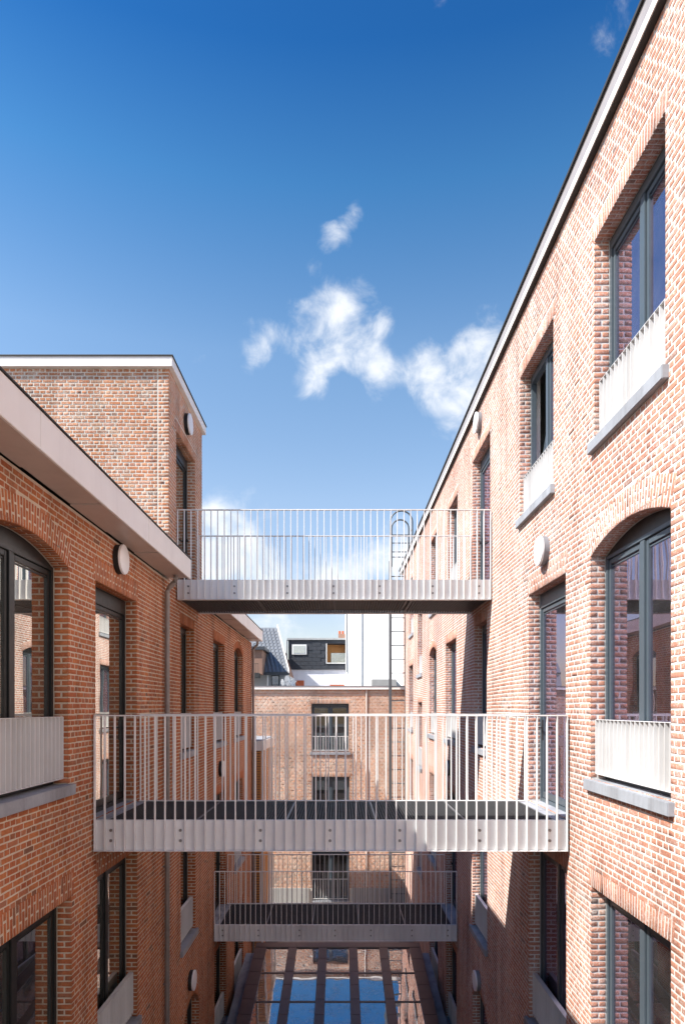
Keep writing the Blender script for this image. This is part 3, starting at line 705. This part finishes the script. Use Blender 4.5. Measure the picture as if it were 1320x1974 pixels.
# ------------------------------------------------------------------ footbridges
BW0, BW1, BD = -2.84, 2.62, 1.80
def footbridge(label, yf, zd):
    t = thing('footbridge', label, 'footbridge', ((BW0 + BW1) / 2, yf, zd), 'footbridges across the court')
    w = (BW1 - BW0) / 2
    bo = [-.0]  # bolt stations from the centre
    for back in (0, 1):
        y = 0 if not back else BD; sg = 1 if not back else -1
        def by(a, b): return (y + sg * a, y + sg * b) if sg > 0 else (y + sg * b, y + sg * a)
        f = MB(); f.box(-w, w, *by(.045, .053), -.345, 0); f.box(-w, w, *by(0.0, .0445), -.352, -.3455); f.box(-w, w, *by(.0535, .12), -.352, -.344)
        f.box(-w, w, *by(.0535, .10), -.008, 0)
        fo = f.build('fascia', 'steel', t); fo.parent = t; fo.matrix_parent_inverse = Matrix()
        bm_ = MB(); yb0 = y + sg * .034
        bm_.tube([(0, yb0, 0), (0, y + sg * .0452, 0)], .017, 14).tube([(0, y + sg * .028, 0), (0, yb0, 0)], .010, 6)
        bme = bm_.mesh('bolt', 'bolt')
        for bx in (-2.545, -1.74, -.815, -.01, .796, 1.72, 2.53):
            for bz in (-.115, -.235):
                o = put('bolt', bme, fo, (bx, 0, bz), keep=False)
        rl = MB(); rl.box(-w, w, *by(.004, .044), 1.205, 1.222)
        put('handrail', rl.mesh('handrail', 'steel', bevel=.003), t, keep=False)
        n = 47; st = (2 * w - .012) / n
        me = MB().box(-w, -w + .012, *by(.0, .0445), -.345, 1.2045).mesh('baluster', 'steel', bevel=.002)
        for k in range(n + 1): put('baluster', me, t, (k * st, 0, 0), keep=False)
    # grating deck in five panels
    pw = (2 * w - .22) / 5
    for k in range(5):
        a = -w + .11 + k * pw; g = MB(); x = a + .012
        while x < a + pw - .012:
            g.box(x, x + .005, .11, BD - .11, -.045, -.012); x += .0335
        for q in range(46): yq = .115 + q * (BD - .235) / 45; g.box(a + .012, a + pw - .012, yq, yq + .004, -.035, -.016)
        me = g.mesh('deck_grating', 'grating'); go = put('deck_grating', me, t, keep=False)
        for x in (a, a + pw - .010): put('grating_edge', MB().box(x, x + .009, .105, BD - .105, -.05, -.010).mesh('grating_edge', 'gratebar'), go, keep=False)
    for a, b in ((-w, -w + .108), (w - .108, w)):
        put('end_plate', MB().box(a + .002, b, .106, BD - .106, -.022, -.012).mesh('end_plate', 'stone'), t, keep=False)
    # ribbed dark underside
    for k in range(4):
        a = -w + .01 + k * (2 * w - .02) / 4; b = a + (2 * w - .02) / 4; u = MB(); u.box(a + .006, b - .006, .122, BD - .122, -.29, -.275); x = a + .02
        while x < b - .04:
            u.box(x, x + .018, .124, BD - .124, -.335, -.2905); x += .05
        put('underside_panel', u.mesh('underside_panel', 'grating'), t, keep=False)
        if k: put('joint_strip', MB().box(a - .005, a + .005, .122, BD - .122, -.34, -.28).mesh('joint_strip', 'gratebar'), t, keep=False)
    return t
B2 = footbridge('large middle footbridge nearest the camera at eye level', 7.64, -1.29)
copy_tree(B2, ((BW0 + BW1) / 2, 11.55, 2.26), 'highest footbridge standing out against the sky, dark underside showing')
copy_tree(B2, ((BW0 + BW1) / 2, 14.93, -4.88), 'lowest and farthest footbridge, in shade above the glass roof')

# ------------------------------------------------------------------ round wall lamps
def lamp(fr, s, z, label, black=False):
    n = fr.n; c = fr.P(s, z); t = thing('wall_lamp', label, 'lamp', c, 'round wall lamps')
    h = MB().tube([(0, 0, 0), n * .070], .186, 40).mesh('housing', 'lampblack' if black else 'lampgrey', True)
    put('housing', h, t, keep=False)
    d = MB().tube([n * .0705, n * .088, n * .096, n * .099], [.190, .190, .186, .172], 40).mesh('diffuser', 'lampwhite', True)
    put('diffuser', d, t, keep=False)
lamp(FR, 8.56, 2.04, 'round white wall lamp above the right door of the middle footbridge')
lamp(FR, 12.56, 5.42, 'topmost round wall lamp under the roof edge of the sunlit building')
lamp(FR, 12.65, -5.18, 'round wall lamp above the arched doorway at the bottom right')
lamp(FR, 16.0, -1.42, 'round wall lamp behind the middle railing on the right wall', True)
lamp(FL, 8.52, 1.92, 'round wall lamp with black side under the near left eave', True)
lamp(FS, 12.30, 5.28, 'round wall lamp high on the brick tower', True)
lamp(FL, 12.62, -5.16, 'round wall lamp above the arched doorway at the bottom left', True)
lamp(FL, 15.75, -1.42, 'round wall lamp behind the middle railing on the left wall', True)

# ------------------------------------------------------------------ glass roof at the bottom of the court
def skylight():
    t = thing('glass_roof', 'bronze framed glass roof over the bottom of the court', 'glass roof', (-.06, 15, GZ))
    x0, x1 = -2.40, 2.26; yr, ya = 19.0, 12.4; zr = -6.74; sl = .14
    def Z(y): return zr - sl * (yr - y)
    rows = [18.72, 17.42, 16.12, 14.82, 13.52, 12.42]; ncol = 5; ew = .32; bw = .235
    gw = (x1 - x0 - 2 * ew - (ncol - 1) * bw) / ncol; cols = [(x0 + ew + k * (gw + bw), x0 + ew + k * (gw + bw) + gw) for k in range(ncol)]
    def slab(a, b, c, d, h0, h1):
        mb = MB(); mb.prism([(a, c, Z(c) + h0), (b, c, Z(c) + h0), (b, d, Z(d) + h0), (a, d, Z(d) + h0)], (0, 0, h1 - h0)); return mb
    bars = [(x0, x0 + ew)] + [(cols[k][1], cols[k + 1][0]) for k in range(ncol - 1)] + [(x1 - ew, x1)]
    for i, (a, b) in enumerate(bars):
        y = ya; k = 0
        while y < 18.72 - .01:
            e = min(y + .632, 18.72); slab(a, b, y + .004, e - .004, -.02 + .002 * (i % 2), .055 + random.uniform(-.002, .002)).build('cover_plate', 'brown', t, bevel=.006); y = e
    for k in range(4):
        a = x0 + (x1 - x0) * k / 4; slab(a + .003, a + (x1 - x0) / 4 - .003, 18.725, yr, -.02, .06).build('ridge_plate', 'brown', t, bevel=.006)
    for (a, b) in cols:
        for r in range(len(rows) - 1):
            p = slab(a + .002, b - .002, rows[r + 1] + .022, rows[r] - .022, .012, .022).build('pane', 'glass_s', t)
            slab(a + .002, b - .002, rows[r + 1] - .02, rows[r + 1] + .02, .010, .040).build('glazing_bar', 'brown', t)
    for x in (x0, x1 - .06):
        MB().prism([(x, ya, GZ), (x, yr, GZ), (x, yr, Z(yr) - .025), (x, ya, Z(ya) - .025)], (.06, 0, 0)).build('side_wall', 'brown', t)
    for y in (ya, yr - .06):
        MB().box(x0 + .062, x1 - .062, y, y + .06, GZ, Z(y) - .025).build('upstand', 'brown', t)
    for x, xx in ((x0 - .30, x0 - .005), (x1 + .005, x1 + .26)):
        MB().prism([(x, ya, Z(ya) - .28), (xx, ya, Z(ya) - .28), (xx, yr, Z(yr) - .28), (x, yr, Z(yr) - .28)], (0, 0, .03)).build('gutter', 'stone', t)
skylight()
MB_l = MB().box(-2.25, 2.1, 19.2, 26.8, GZ + .004, GZ + .02).build('court_floor', 'conc'); tag(MB_l, kind='structure')

# ------------------------------------------------------------------ roof ladder at the far end
def ladder():
    yl = 26.9; t = thing('roof_ladder', 'dark steel roof ladder with rounded handrail hoop at the far end', 'ladder', (2.3, yl, GZ))
    MB().box(1.965, 2.08, yl, yl + .10, -7.7, 6.0).build('stile', 'ladder', t)
    MB().box(2.60, 2.625, yl, yl + .05, -7.7, 5.7).build('stile', 'ladder', t)
    me = MB().box(2.081, 2.599, yl + .02, yl + .055, -.02, .02).mesh('rung', 'ladder')
    z = -7.5
    while z < 5.7: put('rung', me, t).location = (0, 0, z); z += .56
    def hoop(xa, xb, y, zt):
        pts = [(xa, y, 5.9)]; r = (xb - xa) / 2; cx = (xa + xb) / 2; pts.append((xa, y, zt - r))
        for k in range(1, 12): a = math.pi - math.pi * k / 12; pts.append((cx + r * math.cos(a), y, zt - r + r * math.sin(a)))
        pts += [(xb, y, zt - r), (xb, y, 6.06)]
        MB().tube(pts, .032, 10).build('hoop', 'ladder', t, True)
    hoop(2.03, 2.92, yl + .05, 8.05); hoop(2.12, 2.83, yl + .62, 7.85)
    for zz in (7.05, 6.72, 6.36, 6.15):
        MB().box(2.03, 2.9, yl + .02, yl + .05, zz, zz + .035).build('cross_bar', 'ladder', t)
    for xx in (2.05, 2.9):
        for zz in (7.3, 6.6): MB().box(xx - .012, xx + .012, yl + .05, yl + .62, zz, zz + .03).build('side_bar', 'ladder', t)
ladder()

# ------------------------------------------------------------------ town behind
def px(x, y, Y): return ((x - 656) * Y / 1280., (1367 - y) * Y / 1280.)
def town():
    # white rendered block
    t = thing('white_building', 'tall plain white rendered building behind the end wall', 'building', (2.6, 45, GZ))
    X0 = px(667, 0, 45)[0]; X1 = px(703, 0, 45)[0]; zt = 7.9
    MB().prism([(X0, 47, GZ), (X1 - .1, 45.95, GZ), (X1 - .1, 53, GZ), (X0, 53, GZ)], (0, 0, zt - GZ)).build('wall', 'white', t)
    MB().prism([(X1 - .098, 46.0, GZ), (X1 + 5.2, 42.0, GZ), (X1 + 5.2, 53, GZ), (X1 - .098, 53, GZ)], (0, 0, zt - .2 - GZ)).build('side_wing', 'white', t)
    MB().box(X0 - .05, X1 - .2, 46.9, 53.05, zt + .003, zt + .12).build('roof_edge', 'grey', t)
    MB().tube([(X1 - .35, 45.9, zt - .1), (X1 - .35, 45.9, GZ)], .06, 10).build('downpipe', 'white', t)
    MB().tube([(X0 + .05, 46.9, zt - 1.0), (X0 + .05, 46.85, 2.6)], .05, 10).build('downpipe', 'grey', t)
    MB().box(px(716, 0, 44)[0], px(763, 0, 44)[0], 43.6, 44.4, GZ, px(0, 1310, 44)[1]).build('parapet', 'conc', t)
    # slate-clad building
    t = thing('slate_building', 'black slate fronted house with white lower wall and small window', 'house', (-1, 50, GZ))
    x0, zt = px(556, 1234, 50); x1 = px(668, 0, 50)[0]; zm = px(0, 1291, 50)[1]
    MB().box(x0, x1, 50, 60, GZ, zm).build('lower_wall', 'lilac', t)
    bx0, bz1 = px(630, 1241, 50); bz0 = px(0, 1278, 50)[1]
    u = MB().box(x0, bx0, 49.9, 51, zm + .002, zt).box(bx0, x1, 49.9, 51, bz1, zt).box(bx0, x1, 49.9, 51, zm + .002, bz0).build('upper_wall', 'slate', t)
    sm = MB().box(0, .58, 49.875, 49.899, 0, .27).mesh('slate', 'slate')
    wa, wb = px(563, 1262, 50), px(591, 1243, 50)
    z = zm + .02; k = 0
    while z < zt - .3:
        x = x0 + .02 + (.3 if k % 2 else 0)
        while x + .58 < x1:
            if not (x + .58 > bx0 - .05 and z + .27 > bz0 - .05 and z < bz1 + .05) and not (x + .58 > wa[0] and x < wb[0] and z + .27 > wa[1] and z < wb[1]):
                put('slate', sm, u).location = (x, random.uniform(-.012, 0), z)
            x += .6
        z += .29; k += 1
    MB().box(bx0, x1, 51, 51.05, bz0, bz1).build('balcony_back', 'wood', t)
    MB().box(bx0 + .3, x1 - .05, 50.95, 50.99, bz0, (bz0 + bz1) / 2 + .1).build('balcony_window', 'glass_s', t)
    MB().box(bx0 - .06, bx0, 49.84, 49.9, bz0 - .06, bz1).box(bx0, x1, 49.84, 49.9, bz0 - .06, bz0).build('balcony_trim', 'white', t)
    w = MB().box(wa[0], wb[0], 49.82, 49.9, wa[1], wb[1]).build('window', 'white', t)
    MB().box(wa[0] + .1, wb[0] - .1, 49.80, 49.815, wa[1] + .1, wb[1] - .1).build('pane', 'glass_s', w)
    MB().box(x0 - .1, x1, 49.8, 60, zt + .003, zt + .14).build('roof_edge', 'grey', t)
    cx, cz = px(652, 1222, 52); c2 = px(667, 0, 52)[0]
    MB().box(cx, c2, 52, 53, zt + .1, cz).build('chimney', 'fbrick', t)
    for q in (.1, .35): MB().tube([(cx + q, 52.3, cz), (cx + q, 52.3, cz + .25)], .09, 10).build('chimney_pot', 'terracotta', t)
    for (a, b, c, d) in ((570, 586, 1312, 1330), (636, 663, 1320, 1330)):
        p0, p1 = px(a, d, 50), px(b, c, 50); MB().box(p0[0], p1[0], 49.93, 50.0, p0[1], p1[1]).build('window', 'terracotta', t)
    MB().tube([(x0 - .12, 49.8, zt), (x0 - .12, 49.8, zm - .1), (x0 + .1, 49.8, zm - .5), (x0 + .1, 49.8, GZ)], .07, 8).build('downpipe', 'grey', t)
    # house with the steep tiled roof
    t = thing('tiled_house', 'old grey house with a steep glazed tile roof behind the left wing', 'house', (-6, 47, GZ))
    r0 = px(470, 1208, 48); r1 = px(533, 1210, 48); e1 = px(555, 1297, 44)
    zr, ze = r1[1], px(0, 1297, 44)[1]
    ns = 16; xr0, xr1 = r0[0] - 2, r1[0]; rf = None
    pts = [(xr0, 44, ze), (e1[0], 44, ze), (xr1, 48, zr), (xr0, 48, zr)]
    rf = MB().prism([Vector(p) for p in pts], (0, .12, -.12)).build('roof', 'tile', t)
    tm = MB()
    for k in range(9):
        a = math.pi * k / 8
        tm.v += [(-.13 * math.cos(a), -.0 , .055 * math.sin(a)), (-.13 * math.cos(a), .42, .055 * math.sin(a) - .02)]
    tm.f = [(2 * k, 2 * k + 1, 2 * k + 3, 2 * k + 2) for k in range(8)]
    tme = tm.mesh('roof_tile', 'tile', True); sl = Vector((0, 4, zr - ze)); ll = sl.length; ang = math.atan2(zr - ze, 4); n = 0
    q = 0.
    while q < ll - .3:
        f = q / ll; xe = e1[0] + (xr1 - e1[0]) * f; x = xe - .15
        while x > px(486, 0, 44 + 4 * f)[0] and n < 300:
            o = put('roof_tile', tme, rf); o.location = (x, 44 + 4 * f, ze + (zr - ze) * f + .03); o.rotation_euler = (ang, 0, 0); x -= .27; n += 1
        q += .36
    MB().prism([(e1[0] + .03, 44, ze), (e1[0] + .09, 44, ze), (xr1 + .09, 48, zr + .05), (xr1 + .03, 48, zr + .05)], (0, 0, .16)).build('verge', 'white', t)
    MB().prism([(e1[0] - .05, 44.1, ze - .1), (e1[0] - .05, 52, ze - .1), (xr1 - .05, 48, zr - .1)], (.03, 0, 0)).build('gable', 'fbrick', t)
    MB().box(xr0, e1[0] - .06, 44.15, 52, GZ, ze - .13).build('wall', 'grey', t)
    MB().box(px(508, 0, 43.9)[0], e1[0] + .1, 43.8, 43.92, ze - .16, ze - .02).build('gutter', 'tiledark', t)
    p0, p1 = px(523, 1330, 44), px(538, 1302, 44)
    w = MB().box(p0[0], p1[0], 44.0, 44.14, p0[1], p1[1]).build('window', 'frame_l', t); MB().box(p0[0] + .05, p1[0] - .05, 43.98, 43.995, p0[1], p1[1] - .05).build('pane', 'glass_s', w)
    MB().tube([(px(516, 0, 44)[0], 44.0, ze - .1), (px(516, 0, 44)[0], 44.0, GZ)], .05, 8).build('downpipe', 'white', t)
    # brick dormer and balcony
    d0, d1 = px(484, 1300, 43), px(508, 1253, 43)
    dm = MB().box(d0[0] - 1, d1[0] - .1, 43, 45.5, d0[1], d1[1]).build('dormer', 'fbrick', t)
    MB().box(d0[0] - 1.1, d1[0] + .1, 42.8, 45.6, d1[1] + .003, d1[1] + .2).build('dormer_roof', 'tiledark', dm)
    b0, b1 = px(484, 1307, 42.5), px(500, 1281, 42.5)
    bl = MB().box(b0[0] - .6, b1[0], 42.0, 43.0, b0[1], b0[1] + .3).build('balcony', 'dark', t)
    MB().box(b0[0] - .6, b1[0], 42.0, 42.03, b1[1], b1[1] + .03).build('balcony_rail', 'dark', bl)
    for k in range(5):
        x = b1[0] - .03 - k * .16; MB().box(x, x + .02, 42.0, 42.02, b0[1] + .3, b1[1]).build('balcony_bar', 'dark', bl)
    s0, s1 = px(488, 1236, 46), px(497, 1229, 46); 
    # satellite dishes on the flat roof
    def dish(x, y, wpx, hpx, lab):
        Y = 34.; cx, cz = px(x, y, Y); r = hpx * Y / 1280 / 2
        t = thing('satellite_dish', lab, 'dish', (cx, Y, .8), 'satellite dishes on the flat roof')
        mb = MB(); n = 20
        ax = Vector((wpx / hpx * .95, -.8, .25)).normalized(); ax = Vector((math.sin(math.acos(min(1, wpx / hpx))), -math.cos(math.acos(min(1, wpx / hpx))), .15)).normalized()
        u = ax.cross(Vector((0, 0, 1))).normalized(); w = u.cross(ax); c = Vector((0, 0, cz - .8)); 
        rings = []
        for q, dd in ((1., 0.), (.75, .06), (.45, .11), (.12, .14)):
            rings.append(len(mb.v)); mb.v += [tuple(c - ax * (dd * r * 1.6) + (u * math.cos(2 * math.pi * k / n) + w * math.sin(2 * math.pi * k / n)) * r * q) for k in range(n)]
        for q in range(3):
            for k in range(n): mb.f.append((rings[q] + k, rings[q] + (k + 1) % n, rings[q + 1] + (k + 1) % n, rings[q + 1] + k))
        mb.f.append(tuple(rings[3] + k for k in range(n)))
        put('reflector', mb.mesh('reflector', 'white', True), t, keep=False)
        put('mast', MB().tube([(0, .15, -.1), (0, .15, cz - .8), tuple(c - ax * .1)], .03, 8).mesh('mast', 'grey'), t, keep=False)
        put('feed_arm', MB().tube([tuple(c - w * r * .9), tuple(c + ax * r * .9)], .012, 6).tube([tuple(c + ax * r * .85), tuple(c + ax * r * 1.0)], .03, 8).mesh('feed_arm', 'grey'), t, keep=False)
    dish(545, 1317, 6, 16, 'smallest satellite dish, leftmost on the flat roof')
    dish(554, 1313, 9, 22, 'tallest satellite dish between two others on the flat roof')
    dish(564, 1315, 9, 18, 'rightmost satellite dish on the flat roof, rounder than its neighbours')
town()

# ------------------------------------------------------------------ things seen through the right windows
def plant(s, z, lab):
    c = FR.P(s, z, .75); t = thing('potted_plant', lab, 'plant', c)
    put('pot', MB().tube([(0, 0, 0), (0, 0, .22), (0, 0, .24), (0, 0, .25)], [.09, .13, .14, .125], 20).mesh('pot', 'terracotta', True), t, keep=False)
    lm = MB(); rr = random.Random(3)
    for k in range(34):
        a = rr.uniform(0, 6.28); l = rr.uniform(.25, .55); up = rr.uniform(.35, 1.1); w = .022
        d = Vector((math.cos(a), math.sin(a), up)).normalized(); sd = Vector((-math.sin(a), math.cos(a), 0)); b = Vector((0, 0, .22))
        p1 = b + d * l * .55; p2 = b + d * l + Vector((0, 0, -.10 * l))
        lm.poly([b - sd * .006, p1 - sd * w, p2, p1 + sd * w, b + sd * .006])
    put('leaves', lm.mesh('leaves', 'leaf'), t, keep=False)
plant(6.1, -4.0, 'leafy pot plant inside the lowest right window')
plant(5.75, .12, 'potted plant in terracotta pot behind the arched right window')
t = thing('side_table', 'pale shelf table behind the arched right window', 'table', FR.P(5.75, -1.29, .75))
put('table_top', MB().box(-.25, .25, -.5, .5, 1.37, 1.405).mesh('table_top', 'room'), t, keep=False)
lg = MB().box(-.02, .02, -.02, .02, 0, 1.369).mesh('leg', 'room')
for a in (-.2, .2):
    for b in (-.45, .45): put('leg', lg, t, (a, b, 0), keep=False)
o = MB().box(XR + .62, XR + .66, 5.42, 5.72, -1.30, .55).build('yellow_board', 'yellow'); tag(o, 'yellow upright board inside the room behind the arched right window', 'board')
